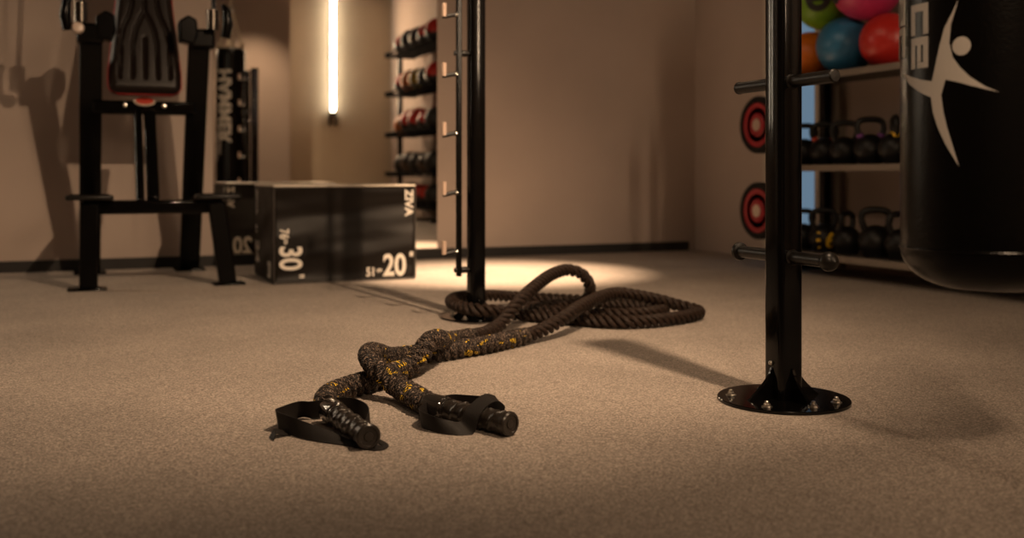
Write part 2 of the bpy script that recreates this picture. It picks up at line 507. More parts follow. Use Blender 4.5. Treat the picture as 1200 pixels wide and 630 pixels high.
# ================================================================== lamps
def ceiling_tube(p, L, label):
    t = thing('ceiling_tube_lamp', p, label, 'lamp', 'ceiling tube lamps')
    MB().box((-.04, -L/2-.03, .0), (.04, L/2+.03, .05)).build('housing', M['black_metal'], t, bevel=.006)
    MB().tube([(0, -L/2, -.008), (0, L/2, -.008)], .016, 14).build('diffuser', M['lamp'], t)
    for y in (-L*.35, L*.35):
        MB().tube([(0, y, .05), (0, y, H - p[2])], .004, 8).build('suspension_wire', M['steel'], t)
ceiling_tube(TUBES[0][0], TUBES[0][1], 'suspended tube lamp above the post with storage pegs')
DLAB = ['small black ceiling downlight above the bright patch of floor by the wall', 'small black ceiling downlight above the middle of the floor', 'small black ceiling downlight above the near edge of the floor', 'added unseen downlight that brightens the rear wall']
for (p, w, cone, bl, tg), lab in zip(SPOTS, DLAB):
    t = thing('ceiling_downlight', (p[0], p[1], p[2]), lab, 'lamp', 'ceiling downlights')
    MB().lathe([(.06, .02), (.064, .02), (.064, H-p[2]), (.02, H-p[2])], 24).build('can', M['black_metal'], t)

for ux, lab in ((-1.30, 'slim vertical tube lamp on the mirror wall, nearer the bench'), (-1.85, 'slim vertical tube lamp on the mirror wall, farther from the bench')):
    t = thing('slim_tube_lamp', (ux, VB, .95), lab, 'lamp', 'slim wall tube lamps')
    MB().box((-.02, -.03, -.02), (.02, 0, 1.72)).build('back_rail', M['cream'], t, bevel=.004)
    MB().tube([(0, -.045, 0), (0, -.045, 1.70)], .018, 14).build('diffuser', M['lamp_slim'], t)
wt = thing('wall_tube_lamp', (3.36, VF2, 1.47), 'glowing vertical tube lamp seen in the mirror', 'lamp')
MB().box((-.03, .0, -.02), (.03, .045, 1.70)).build('back_rail', M['cream'], wt, bevel=.004)
MB().tube([(0, .075, 0.0), (0, .075, 1.68)], .030, 18).build('diffuser', M['lamp_wall'], wt)
MB().tube([(0, .075, -.06), (0, .075, 0.0)], .034, 16).build('end_cap', M['black_metal'], wt)
for dx in (-.035, .04):
    MB().tube([(dx, .06, -.02), (dx*1.1, .055, -.10), (dx*1.25, .05, -.20)], [.022, .024, .016], 10).build('clip', M['black_metal'], wt)

# ================================================================== peg post (right foreground)
def gusset(ang, r0, h, ln, t):
    # concave triangular fin: starts at r0 from the axis
    pts = [(r0-.004, 0), (r0+ln, 0), (r0+ln, .008)]
    for i in range(9):
        a = i/8
        pts.append((r0 + .004 + (ln-.004)*(1-a)**1.55*.98, .008 + (h-.008)*a))
    pts.append((r0-.004, h))
    ax = Vector((math.cos(ang), math.sin(ang), 0)); az = Vector((-math.sin(ang), math.cos(ang), 0))
    return MB().prism(pts, -az*t/2, ax, (0, 0, 1), az, t)

def bolt(x, y, z, s=1.0):
    m = MB()
    m.lathe([(.014*s, z), (.014*s, z+.002*s), (.009*s, z+.0025*s)], 16, Matrix.Translation((x, y, 0)))
    m.lathe([(.0095*s, z+.002*s), (.0095*s, z+.008*s), (.008*s, z+.009*s)], 6, Matrix.Translation((x, y, 0)))
    m.lathe([(.0055*s, z+.008*s), (.0055*s, z+.014*s), (.004*s, z+.0155*s)], 12, Matrix.Translation((x, y, 0)))
    return m

def square_tube(a, z0, z1, rad, n=5):
    pts = []
    for (cx, cy, a0) in ((1, 1, 0), (-1, 1, 90), (-1, -1, 180), (1, -1, 270)):
        for i in range(n+1):
            t = R(a0 + 90*i/n)
            pts.append((cx*(a/2-rad) + rad*math.cos(t), cy*(a/2-rad) + rad*math.sin(t)))
    return MB().prism(pts, (0, 0, z0), (1, 0, 0), (0, 1, 0), (0, 0, 1), z1-z0)

pp = thing('storage_peg_post', (1.612, 2.082, 0), 'thick black square post with side pegs on a round bolted base plate', 'post')
MB().lathe([(.160, 0), (.1615, .001), (.1615, .007), (.160, .0085), (.001, .0085)], 64).build('base_plate', M['gloss_black'], pp)
square_tube(.071, .008, 1.64, .015).build('post', M['gloss_black'], pp, angle=50)
square_tube(.074, 1.64, 1.652, .015).build('post_cap', M['black_metal'], pp, angle=50)
for i, a in enumerate((0, 90, 180, 270)):
    gusset(R(a), .0345, .085, .075, .009).build('gusset', M['gloss_black'], pp, bevel=.0015, seg=1)
for a in (33, 147, 215, 268, 308):
    rr = .128 if a != 268 else .118
    bolt(rr*math.cos(R(a)), rr*math.sin(R(a)), .0085, .95).build('bolt', M['steel'], pp)
o = MB().lathe([(.001, -.006), (.0055, -.003), (.006, .001), (.004, .005), (.001, .006)], 14, Matrix.Translation((-.0385, -.0, .096)))
o.build('weld_bead', M['steel'], pp)
def peg(z, sgn, L, ball):
    y0 = .034*sgn
    m = MB().tube([(0, y0, z), (0, y0 + sgn*L, z)], .0155, 20)
    p = m.build('peg', M['peg_black'], pp)
    MB().tube([(0, y0, z), (0, y0+sgn*.006, z)], [.021, .0165], 20).build('weld_ring', M['peg_black'], p)
    ye = y0 + sgn*L
    mm = Matrix.Translation((0, ye, z)) @ Matrix.Rotation(-sgn*PI/2, 4, 'X')
    if ball == 'ball':
        prof = [(.001, -.026)] + [(.0235*math.sin(t), -.006 - .022*math.cos(t)+.004) for t in [PI*i/12 for i in range(1, 12)]] + [(.001, .022)]
        MB().lathe(prof, 22, mm).build('end_knob', M['peg_black'], p)
    elif ball == 'disc':
        MB().lathe([(.016, -.008), (.023, -.006), (.024, -.002), (.024, .003), (.021, .006), (.001, .007)], 22, mm).build('end_knob', M['peg_black'], p)
    else:
        MB().lathe([(.0155, -.004), (.0165, -.003), (.0165, .003), (.013, .006), (.001, .0065)], 20, mm).build('end_cap', M['peg_black'], p)
peg(.790, -1, .150, None); peg(.790, 1, .150, None)
peg(.358, -1, .135, 'ball'); peg(.358, 1, .150, 'disc')
peg(1.222, -1, .150, None); peg(1.222, 1, .150, None)

# ================================================================== hook post (behind the rope)
hp = thing('hook_post', (1.436, 3.762, 0), 'slim black square post with a rail of small hooks, rope looped round its foot', 'post')
MB().lathe([(.139, 0), (.1405, .001), (.1405, .006), (.139, .0075), (.001, .0075)], 56).build('base_plate', M['gloss_black'], hp)
square_tube(.062, .007, 1.50, .013).build('post', M['gloss_black'], hp, angle=50)
square_tube(.065, 1.50, 1.51, .013).build('post_cap', M['black_metal'], hp, angle=50)
for a in (0, 90, 180, 270):
    gusset(R(a), .030, .075, .07, .008).build('gusset', M['gloss_black'], hp, bevel=.0015, seg=1)
for a in (45, 135, 225, 315):
    bolt(.105*math.cos(R(a)), .105*math.sin(R(a)), .0075, .85).build('bolt', M['steel'], hp)
rail = MB().box((-.082, -.010, .165), (-.062, .010, 1.46)).build('hook_rail', M['black_metal'], hp, bevel=.003)
for z in (.19, 1.035, 1.40):
    m = MB().tube([(-.03, 0, z), (-.072, 0, z)], .009, 12)
    m.lathe([(.001, -.012), (.012, -.010), (.014, 0), (.012, .010), (.001, .012)], 16, Matrix.Translation((-.050, 0, z)) @ Matrix.Rotation(PI/2, 4, 'Y'))
    m.lathe([(.001, -.006), (.010, -.004), (.010, .004), (.001, .006)], 14, Matrix.Translation((-.086, 0, z)) @ Matrix.Rotation(PI/2, 4, 'Y'))
    m.build('stand_off', M['peg_black'], hp)
for i in range(6):
    z = .262 + .2305*i
    if z > 1.44: break
    h = MB().tube([(-.078, 0, z), (-.100, 0, z-.002), (-.124, 0, z-.008), (-.138, 0, z-.010)], .0085, 12).build('hook', M['peg_black'], hp)
    MB().tube([(-.080, 0, z), (-.088, 0, z-.0005)], .0105, 14).build('hook_collar', M['chrome'], h)
    MB().tube([(-.133, 0, z-.010), (-.133, 0, z+.042)], .0095, 12).build('hook_pin', M['copper'], h)

# ================================================================== battle rope
ROPE = [(0.526, 2.335, 0.028), (0.536, 2.399, 0.028), (0.561, 2.454, 0.029), (0.602, 2.502, 0.029), (0.653, 2.548, 0.029), (0.709, 2.589, 0.03), (0.776, 2.654, 0.029), (0.838, 2.708, 0.034), (0.878, 2.735, 0.058), (0.908, 2.762, 0.085), (0.945, 2.80, 0.088), (1.005, 2.915, 0.064), (1.095, 3.07, 0.036), (1.185, 3.152, 0.03), (1.276, 3.228, 0.028), (1.349, 3.301, 0.04), (1.398, 3.335, 0.07), (1.463, 3.385, 0.11), (1.584, 3.503, 0.15), (1.717, 3.636, 0.175), (1.805, 3.69, 0.18), (1.867, 3.69, 0.16), (1.905, 3.70, 0.11), (1.92, 3.752, 0.055), (1.89, 3.799, 0.03), (1.787, 3.793, 0.027), (1.685, 3.768, 0.027), (1.640, 3.70, 0.027), (1.688, 3.620, 0.027), (1.798, 3.53, 0.027), (1.922, 3.452, 0.027), (2.06, 3.454, 0.027), (2.145, 3.52, 0.027), (2.150, 3.62, 0.027), (2.097, 3.734, 0.027), (1.994, 3.881, 0.027), (1.871, 4.0, 0.028), (1.739, 4.06, 0.035), (1.617, 4.03, 0.05), (1.492, 3.965, 0.062), (1.403, 3.90, 0.065), (1.345, 3.801, 0.064), (1.335, 3.675, 0.06), (1.370, 3.580, 0.056), (1.44, 3.560, 0.05), (1.515, 3.582, 0.034), (1.585, 3.555, 0.027), (1.640, 3.49, 0.027), (1.701, 3.394, 0.027), (1.757, 3.318, 0.027), (1.832, 3.263, 0.027), (1.941, 3.255, 0.027), (2.028, 3.276, 0.027), (2.145, 3.323, 0.027), (2.213, 3.374, 0.027), (2.238, 3.448, 0.03), (2.195, 3.487, 0.042), (2.113, 3.508, 0.066), (2.00, 3.515, 0.09), (1.93, 3.51, 0.1), (1.838, 3.455, 0.1), (1.733, 3.361, 0.095), (1.622, 3.256, 0.085), (1.54, 3.19, 0.066), (1.465, 3.15, 0.046), (1.398, 3.116, 0.034), (1.291, 3.057, 0.029), (1.165, 2.984, 0.029), (1.045, 2.935, 0.029), (0.99, 2.915, 0.029), (0.95, 2.912, 0.029), (0.92, 2.907, 0.029), (0.877, 2.897, 0.029), (0.828, 2.865, 0.034), (0.768, 2.775, 0.062), (0.713, 2.658, 0.086), (0.688, 2.566, 0.09), (0.690, 2.511, 0.076), (0.712, 2.467, 0.05), (0.735, 2.407, 0.032), (0.742, 2.317, 0.029), (0.745, 2.263, 0.028)]
br = thing('battle_rope', (1.3, 3.1, 0), 'dark brown battle rope lying in loops on the floor, with two black handles', 'rope')
OFF = Vector((-1.3, -3.1, 0))
path = [p + OFF for p in catmull(ROPE, 0.007)]
NP = len(path)
# parallel transport frames
Tn = [(path[min(i+1, NP-1)] - path[max(i-1, 0)]).normalized() for i in range(NP)]
nv = Vector((0, 0, 1)); nv = (nv - Tn[0]*nv.dot(Tn[0])).normalized()
FR = []
for i in range(NP):
    nv = (nv - Tn[i]*nv.dot(Tn[i])).normalized()
    FR.append((nv.copy(), Tn[i].cross(nv)))
PITCH = 0.090
def idx_near(x, y, lo, hi):
    return min(range(lo, hi), key=lambda i: (path[i].x+1.3-x)**2 + (path[i].y+3.1-y)**2)
iA = idx_near(1.19, 3.16, 0, NP//2)
iB = idx_near(1.36, 3.10, NP//2, NP)
for k in range(3):
    m = MB(); m.uv = []
    n = 12
    i0, i1 = max(iA-6, 0), min(iB+6, NP-1)
    cs = []
    for i in range(i0, i1+1):
        s = i*0.007
        a = 2*PI*s/PITCH + 2*PI*k/3
        N_, B_ = FR[i]
        cs.append((path[i] + (N_*math.cos(a) + B_*math.sin(a))*0.0156, s))
    L = len(cs)
    for j, (c, s) in enumerate(cs):
        d = (cs[min(j+1, L-1)][0] - cs[max(j-1, 0)][0]).normalized()
        N_ = FR[i0+j][0]; N_ = (N_ - d*N_.dot(d)).normalized(); B_ = d.cross(N_)
        for q in range(n):
            t = 2*PI*q/n
            m.v.append(tuple(c + (N_*math.cos(t) + B_*math.sin(t))*0.0098))
            m.uv.append((abs(q/n-.5)*2, s + k*7.3 + (q/n)*0.05))
    for j in range(L-1):
        for q in range(n):
            q2 = (q+1) % n
            m.f.append((j*n+q, j*n+q2, (j+1)*n+q2, (j+1)*n+q))
    m.f.append(tuple(range(n))[::-1]); m.f.append(tuple((L-1)*n+q for q in range(n)))
    m.build('strand', M['rope'], br)

def sleeve(i0, i1, label):
    m = MB(); m.uv = []
    n = 42; L = i1-i0+1
    sub = 2
    ids = []
    rows = 0
    for j in range((L-1)*sub+1):
        f = j/sub; a = i0+int(f); b = min(a+1, NP-1); w = f-int(f)
        c = path[a].lerp(path[b], w); N_ = FR[a][0].lerp(FR[b][0], w).normalized(); B_ = FR[a][1].lerp(FR[b][1], w).normalized()
        s = (a+w)*0.007
        ends = min(1, min(f, L-1-f)/3.0)
        for q in range(n):
            t = 2*PI*q/n
            ph = 3*(t - 2*PI*s/PITCH)
            r = 0.0236 + 0.0062*(abs(math.cos(ph/2))**0.7*2-1)
            r += 0.0006*math.sin(t*9 + s*500) 
            r *= 0.9 + 0.1*ends
            m.v.append(tuple(c + (N_*math.cos(t) + B_*math.sin(t))*r))
            m.uv.append((abs(q/n - .5)*2, s))
        rows += 1
    for j in range(rows-1):
        for q in range(n):
            q2 = (q+1) % n
            m.f.append((j*n+q, j*n+q2, (j+1)*n+q2, (j+1)*n+q))
    m.f.append(tuple(range(n))[::-1]); m.f.append(tuple((rows-1)*n+q for q in range(n)))
    o = m.build('braided_sleeve', M['sleeve'], br, angle=80); o['label'] = label
sleeve(0, iA, 'knitted cover flecked with yellow thread near the left handle')
sleeve(iB, NP-1, 'knitted cover flecked with yellow thread near the right handle')

def handle(c0, c1, label):
    c0 = Vector(c0) + OFF; c1 = Vector(c1) + OFF
    d = c1-c0; L = d.length; q = d.to_track_quat('Z', 'Y').to_matrix().to_4x4()
    mm = Matrix.Translation(c0) @ q
    root = MB()
    n = 40; rows = 74; z0 = .058
    vs = []; fs = []
    for j in range(rows):
        z = z0 + (L-z0-.012)*j/(rows-1)
        for k in range(n):
            t = 2*PI*k/n
            e = min(1, j/4, (rows-1-j)/4)
            # spiral ridges broken into rounded nubs
            r = .0222 + e*(.0042*max(0, math.sin(2*t + z*2*PI/.030))**1.0 * (0.65 + .35*math.sin(6*t - z*2*PI/.06)))
            vs.append(mm @ Vector((r*math.cos(t), r*math.sin(t), z)))
    for j in range(rows-1):
        for k in range(n):
            k2 = (k+1) % n
            fs.append((j*n+k, j*n+k2, (j+1)*n+k2, (j+1)*n+k))
    fs.append(tuple(range(n))[::-1]); fs.append(tuple((rows-1)*n+k for k in range(n)))
    root.add(vs, fs)
    h = root.build('handle', M['grip'], br, angle=80); h['label'] = label
    MB().lathe([(.024, -.004), (.0275, -.002), (.0283, .004), (.0283, .05), (.0275, .056), (.0255, .058), (.0255, .066), (.022, .067)], 36, mm).build('collar', M['collar'], h)
    MB().lathe([(.022, L-.016), (.0255, L-.013), (.0265, L-.006), (.0262, L), (.0235, L+.003), (.0195, L+.003), (.0185, L), (.010, L-.001), (.009, L+.001), (.001, L+.0015)], 36, mm).build('end_cap', M['grip'], h)
    return h
hA = handle((0.5236, 2.2998, 0.0275), (0.5430, 2.0365, 0.0268), 'short black ribbed handle at the left rope end')
hB = handle((0.7468, 2.2608, 0.0275), (0.8506, 2.0230, 0.0268), 'long black ribbed handle at the right rope end')

def ribbon(rows, name, mat, parent, thick=0.0016, closed=True):
    # rows: list of (lower point, upper point), resampled
    lo = catmull_n([r[0] for r in rows], 90, closed); hi = catmull_n([r[1] for r in rows], 90, closed)
    N = len(lo); m = MB(); vs = []; fs = []
    K = 5
    for i in range(N):
        a, b = lo[i], hi[i]
        t = (lo[(i+1) % N] + hi[(i+1) % N] - lo[i-1] - hi[i-1]) if closed or 0 < i < N-1 else (lo[min(i+1, N-1)] - lo[max(i-1, 0)])
        nr = (b-a).cross(t).normalized()*thick/2
        for k in range(K): vs.append(a.lerp(b, k/(K-1)) + nr)
        for k in range(K): vs.append(a.lerp(b, (K-1-k)/(K-1)) - nr)
    W = 2*K
    for i in range(N if closed else N-1):
        j = (i+1) % N
        for k in range(W):
            k2 = (k+1) % W
            fs.append((i*W+k, i*W+k2, j*W+k2, j*W+k))
    if not closed:
        fs.append(tuple(range(W))[::-1]); fs.append(tuple((N-1)*W+k for k in range(W)))
    m.add(vs, fs)
    return m.build(name, mat, parent, angle=50)

def catmull_n(pts, n, closed):
    P = [Vector(p) for p in pts]; K = len(P); out = []
    segs = K if closed else K-1
    for i in range(n if closed else n+1):
        f = i/n*segs; a = int(f); w = f-a
        if not closed and a >= segs: a = segs-1; w = 1.0
        g = (lambda j: P[j % K]) if closed else (lambda j: P[max(0, min(K-1, j))])
        p0, p1, p2, p3 = g(a-1), g(a), g(a+1), g(a+2)
        out.append(0.5*((2*p1) + (p2-p0)*w + (2*p0-5*p1+4*p2-p3)*w*w + (3*p1-p0-3*p2+p3)*w**3))
    return out

def rw(lx, ly, lz, hx, hy, hz):
    return (Vector((lx, ly, lz)) + OFF, Vector((hx, hy, hz)) + OFF)
# left strap: loop standing on edge, going under the grip
SA = [rw(.500, 2.335, .004, .492, 2.330, .044), rw(.468, 2.362, .002, .460, 2.350, .042), rw(.412, 2.290, .002, .404, 2.284, .046),
      rw(.404, 2.268, .002, .396, 2.268, .046), rw(.408, 2.246, .002, .402, 2.252, .043), rw(.430, 2.180, .002, .430, 2.206, .037), rw(.470, 2.125, .0015, .482, 2.158, .020),
      rw(.510, 2.080, .0012, .530, 2.110, .0022), rw(.555, 2.020, .0012, .578, 2.050, .0022), rw(.590, 2.052, .0012, .570, 2.085, .0024), rw(.582, 2.140, .0015, .562, 2.150, .016),
      rw(.598, 2.235, .002, .596, 2.235, .040), rw(.592, 2.330, .002, .590, 2.325, .042), rw(.560, 2.352, .004, .556, 2.340, .046)]
o = ribbon(SA, 'wrist_strap', M['strap'], br); o['label'] = 'black nylon strap loop spread beside the left handle'
ribbon([rw(.424, 2.215, .001, .432, 2.232, .0015), rw(.402, 2.205, .004, .408, 2.232, .008), rw(.384, 2.192, .012, .386, 2.224, .014), rw(.376, 2.176, .002, .372, 2.208, .002)], 'ribbon_wedge', M['strap'], br, closed=False)  # small dark ribbon wedge by the strap's left tip
# right strap: loop standing on edge, passing over the grip
SB = [rw(.728, 2.215, .002, .720, 2.222, .040), rw(.700, 2.170, .001, .696, 2.178, .039), rw(.714, 2.110, .001, .708, 2.124, .036), rw(.748, 2.074, .001, .742, 2.104, .026),
      rw(.783, 2.067, .003, .766, 2.105, .022), rw(.797, 2.071, .036, .780, 2.110, .043), rw(.824, 2.085, .0565, .807, 2.123, .060), rw(.852, 2.097, .060, .836, 2.136, .070),
      rw(.878, 2.120, .040, .866, 2.158, .060), rw(.884, 2.170, .006, .878, 2.190, .050), rw(.858, 2.232, .002, .850, 2.240, .045), rw(.815, 2.275, .002, .810, 2.275, .044), rw(.776, 2.272, .003, .770, 2.266, .043)]
o = ribbon(SB, 'wrist_strap', M['strap'], br); o['label'] = 'black nylon strap loop round the right handle'

# ================================================================== plyo box
bx0, by0, bw, bd, bh = .910, 5.285, .762, .610, .508
pb = thing('plyo_box', (bx0, by0, 0), 'black vinyl covered jump box with white 20 and 30 inch numbers on the floor', 'jump box')
MB().box((.004, .004, .002), (bw-.004, bd-.004, bh-.003)).build('body', M['vinyl'], pb, bevel=.016, seg=3)
def edge(pts): return MB().tube(pts, .0045, 8)
e = .005
for (a, b) in (((e, e, bh-e), (bw-e, e, bh-e)), ((bw-e, e, bh-e), (bw-e, bd-e, bh-e)), ((bw-e, bd-e, bh-e), (e, bd-e, bh-e)), ((e, bd-e, bh-e), (e, e, bh-e)),
               ((e, e, .006), (e, e, bh-e)), ((bw-e, e, .006), (bw-e, e, bh-e)), ((bw-e, bd-e, .006), (bw-e, bd-e, bh-e)), ((e, bd-e, .006), (e, bd-e, bh-e)),
               ((e, e, .006), (bw-e, e, .006)), ((e, e, .006), (e, bd-e, .006))):
    edge([a, b]).build('seam_piping', M['vinyl_top_lit' if a[2] > .3 and b[2] > .3 else 'vinyl_edge'], pb)
fy = .0035
def ft(body, size, x, z, sx=1.0, rot=False, bold=0.0):
    if rot: m4 = frame((x, fy, z), (0, 0, -1), (1, 0, 0))     # reads downward
    else: m4 = frame((x, fy, z), (1, 0, 0), (0, 0, 1))
    return text_mesh('printed_text', body, size, M['print'], pb, m4, sx=sx, bold=bold)
ft('20', .160, .578, .026, .80, bold=.004); ft('"', .09, .725, .082, .7, bold=.002)
ft('51', .064, .486, .026, .82, bold=.002); ft('cm', .034, .544, .046, .72, bold=.001)
ft('30', .160, .036, .198, .80, rot=True, bold=.004); ft('"', .09, .094, .050, .7, rot=True, bold=.002)
ft('76', .064, .036, .285, .82, rot=True, bold=.002); ft('cm', .034, .056, .235, .72, rot=True, bold=.001)
ft('ZIVA', .062, .702, .482, 1.05, rot=True, bold=.002)
# left side face
def st(body, size, y, z, sx=1.0, rot=False, bold=0.0):
    m4 = frame((.0035, y, z), (0, 0, -1), (0, -1, 0)) if rot else frame((.0035, y, z), (0, -1, 0), (0, 0, 1))
    return text_mesh('printed_text', body, size, M['print'], pb, m4, sx=sx, bold=bold)
st('24', .160, .575, .20, .80, rot=True, bold=.004); st('61', .064, .575, .285, .82, rot=True, bold=.002)
st('ZIVA', .062, .56, .482, 1.05, rot=True, bold=.002)
st('20', .12, .19, .026, .80, bold=.003)
# back face, seen in the mirror
def bt(body, size, x, z, sx=1.0, rot=False, bold=0.0):
    m4 = frame((x, bd-.0035, z), (0, 0, -1), (-1, 0, 0)) if rot else frame((x, bd-.0035, z), (-1, 0, 0), (0, 0, 1))
    return text_mesh('printed_text', body, size, M['print'], pb, m4, sx=sx, bold=bold)
bt('20', .160, .18, .026, .80, bold=.004); bt('51', .064, .275, .026, .82, bold=.002); bt('ZIVA', .062, .06, .482, 1.05, rot=True, bold=.002)

# ================================================================== heavy bag
bg = thing('heavy_bag', (1.545, 1.388, 0), 'large black leather punching bag printed with a leaping figure', 'punching bag')
BR = .160; ZB = .352; ZT = 1.96
prof = [(.001, ZB)]
for i in range(1, 9):
    t = PI/2*i/8
    prof.append((BR*.42 + (BR*.58)*math.sin(t), ZB + .062*(1-math.cos(t)) + .010*i/8))
for z in (ZB+.12, ZB+.3, ZB+.6, ZB+1.0, ZB+1.3, ZT-.12): prof.append((BR, z))
for i in range(0, 7):
    t = PI/2*i/6
    prof.append((BR*.75 + BR*.25*math.cos(t), ZT-.05 + .05*math.sin(t)))
prof.append((.001, ZT))
MB().lathe(prof, 72).build('body', M['bag'], bg, angle=60)
for z in (ZB+.075, ZT-.055):
    MB().tube([(math.cos(2*PI*i/64)*(BR-.001), math.sin(2*PI*i/64)*(BR-.001), z) for i in range(64)], .0035, 8, closed=True).build('seam_piping', M['bag'], bg)
MB().tube([(math.cos(R(120))*(BR), math.sin(R(120))*(BR), ZB+.09), (math.cos(R(120))*(BR), math.sin(R(120))*(BR), ZT-.06)], .005, 8).build('zip', M['peg_black'], bg)

def decal(poly, name, res=0.008, off=.0012):
    # polygon of (angle degrees, z) wrapped onto the bag
    bm = bmesh.new()
    s = BR*PI/180
    vs = [bm.verts.new((a*s, z, 0)) for a, z in poly]
    for tri in tessellate_polygon([[v.co.copy() for v in vs]]):
        bm.faces.new([vs[q] for q in tri])
    x0 = min(v.co.x for v in bm.verts); x1 = max(v.co.x for v in bm.verts)
    x = x0 + res
    while x < x1:
        bmesh.ops.bisect_plane(bm, geom=bm.verts[:] + bm.edges[:] + bm.faces[:], plane_co=(x, 0, 0), plane_no=(1, 0, 0)); x += res
    for v in bm.verts:
        a = v.co.x/BR
        v.co = Vector(((BR+off)*math.cos(a), (BR+off)*math.sin(a), v.co.y))
    bmesh.ops.recalc_face_normals(bm, faces=bm.faces)
    me = bpy.data.meshes.new(name); bm.to_mesh(me); bm.free()
    me.materials.append(M['bag_print'])
    o = bpy.data.objects.new(name, me); COL.objects.link(o); o.parent = bg
    md = o.modifiers.new('solid', 'SOLIDIFY'); md.thickness = .0008
    return o
FIG = [(202.1, 0.862), (198.5, 0.841), (193.5, 0.817), (189.9, 0.784), (187.9, 0.761), (184.6, 0.725), (175.3, 0.73), (153.8, 0.747), (163.1, 0.725), (174.0, 0.709), (183.9, 0.697), (185.3, 0.671), (188.9, 0.643), (194.1, 0.614), (202.6, 0.575), (198.7, 0.611), (195.0, 0.643), (192.6, 0.67), (191.1, 0.7), (194.1, 0.726), (201.2, 0.721), (210.5, 0.712), (225.4, 0.7), (218.0, 0.71), (209.2, 0.728), (203.1, 0.746), (198.7, 0.764), (196.5, 0.79), (197.6, 0.821), (200.4, 0.845)]
fo = decal(FIG, 'printed_figure'); fo['label'] = 'grey leaping figure emblem'
decal([(204.2 + 5.5*math.cos(2*PI*i/24), .782 + .0162*math.sin(2*PI*i/24)) for i in range(24)], 'printed_figure_head')
# block letters reading downward; each stroke in a unit cell: x across (0 = baseline side), y down
def letter(strokes, a0, a1, ztop, h):
    for (x0, x1, y0, y1) in strokes:
        decal([(a0 + (a1-a0)*x0, ztop - h*y0), (a0 + (a1-a0)*x1, ztop - h*y0), (a0 + (a1-a0)*x1, ztop - h*y1), (a0 + (a1-a0)*x0, ztop - h*y1)], 'printed_letter_stroke')
w = .24
LET = {
    'c': [(0, 1, 0, w), (0, w, w, 1), (1-w, 1, w, 1)],
    'e': [(0, 1, 0, w), (1-w, 1, w, 1), (0, w, w, 1), (.42, .60, w, .80), (.60, 1-w, .60, .80)][:4] + [(.42, 1-w, .82, 1)],
    'r': [(0, 1, 0, w), (1-w, 1, w, .9)],
    'o': [(0, 1, 0, w), (0, 1, 1-w, 1), (0, w, w, 1-w), (1-w, 1, w, 1-w)],
    'd': [(0, 1.45, 1-w, 1), (0, 1, 0, w), (0, w, w, 1-w), (1-w, 1, w, 1-w)],
    'f': [(0, 1.4, w, 2*w), (1.15, 1.4, 2*w, 1), (.65, .9, 0, .9)],
}
zt = .865
for i, ch in enumerate('ecrof'):
    zz = .806 + .060*i
    letter(LET[ch], 165.5, 181.4, zz, .055)
for i, ch in enumerate('ceor'):
    zz = .832 + .060*i
    letter(LET[ch], 139.0, 155.5, zz, .055)
# large vertical lettering on the far side (seen in the mirror)
def bag_text(body, a_base, ztop, size, sx):
    cu = bpy.data.curves.new('bag_lettering', 'FONT'); cu.body = body; cu.size = size; cu.offset = .006; cu.resolution_u = 3
    tmp = bpy.data.objects.new('bag_lettering_tmp', cu); COL.objects.link(tmp)
    dg = bpy.context.evaluated_depsgraph_get(); dg.update()
    me = bpy.data.meshes.new_from_object(tmp.evaluated_get(dg)); bpy.data.objects.remove(tmp)
    bm = bmesh.new(); bm.from_mesh(me)
    bmesh.ops.triangulate(bm, faces=bm.faces[:])
    bmesh.ops.subdivide_edges(bm, edges=bm.edges[:], cuts=2, use_grid_fill=True)
    for v in bm.verts:
        a = R(a_base) + v.co.y/BR; z = ztop - v.co.x*sx
        v.co = Vector(((BR+.0035)*math.cos(a), (BR+.0035)*math.sin(a), z))
    bm.to_mesh(me); bm.free()
    me.materials.clear(); me.materials.append(M['print'])
    o = bpy.data.objects.new('bag_lettering', me); COL.objects.link(o); o.parent = bg
    return o
bag_text('HAMMER', 98, 1.72, .20, .98)
# suspension
for a in (20, 110, 200, 290):
    ca, sa = math.cos(R(a)), math.sin(R(a))
    st_ = MB().tube([(ca*.125, sa*.125, ZT-.02), (ca*.118, sa*.118, ZT+.06), (ca*.02, sa*.02, 2.36)], .011, 8).build('suspension_strap', M['strap_tan'], bg)
    MB().lathe([(.001, -.03), (.02, -.022), (.029, 0), (.02, .022), (.001, .03)], 16, Matrix.Translation((ca*.122, sa*.122, ZT+.035))).build('ring', M['strap_tan'], st_)
MB().lathe([(.02, 2.34), (.03, 2.37), (.026, 2.41), (.012, 2.43)], 18).build('swivel', M['steel'], bg)
MB().tube([(0, 0, 2.42), (0, 0, H-.01)], .014, 10).build('hanging_strap', M['strap_tan'], bg)
MB().lathe([(.05, H-.012), (.05, H), (.001, H)], 20).build('ceiling_anchor', M['black_metal'], bg)

# ================================================================== bench with uprights (left)
bn = thing('weight_bench', (0.32, 5.85, 0), 'black steel bench rack with padded backrest and red piping beside the wall', 'weight bench')
BO = Vector((-.32, -5.85, 0))
def beam(a, b, wx, wd, name, mat=None, parent=bn, bevel=.008):
    # rectangular tube from a to b: wx = width along x, wd = depth
    a = Vector(a) + BO; b = Vector(b) + BO; d = (b-a).normalized()
    x = Vector((1, 0, 0)); x = (x - d*x.dot(d))
    if x.length < .3: x = Vector((0, 1, 0)); x = (x - d*x.dot(d))
    x.normalize(); y = d.cross(x)
    vs = [p + x*sx*wx/2 + y*sy*wd/2 for p in (a, b) for sx, sy in ((-1,-1),(1,-1),(1,1),(-1,1))]
    return MB().add(vs, [(0,3,2,1),(4,5,6,7),(0,1,5,4),(1,2,6,5),(2,3,7,6),(3,0,4,7)]).build(name, mat or M['black_metal'], parent, bevel=bevel)
def bbox(a, b, name, mat=None, parent=bn, bevel=.006):
    return MB().box(Vector(a)+BO, Vector(b)+BO).build(name, mat or M['black_metal'], parent, bevel=bevel)
UPR = {}
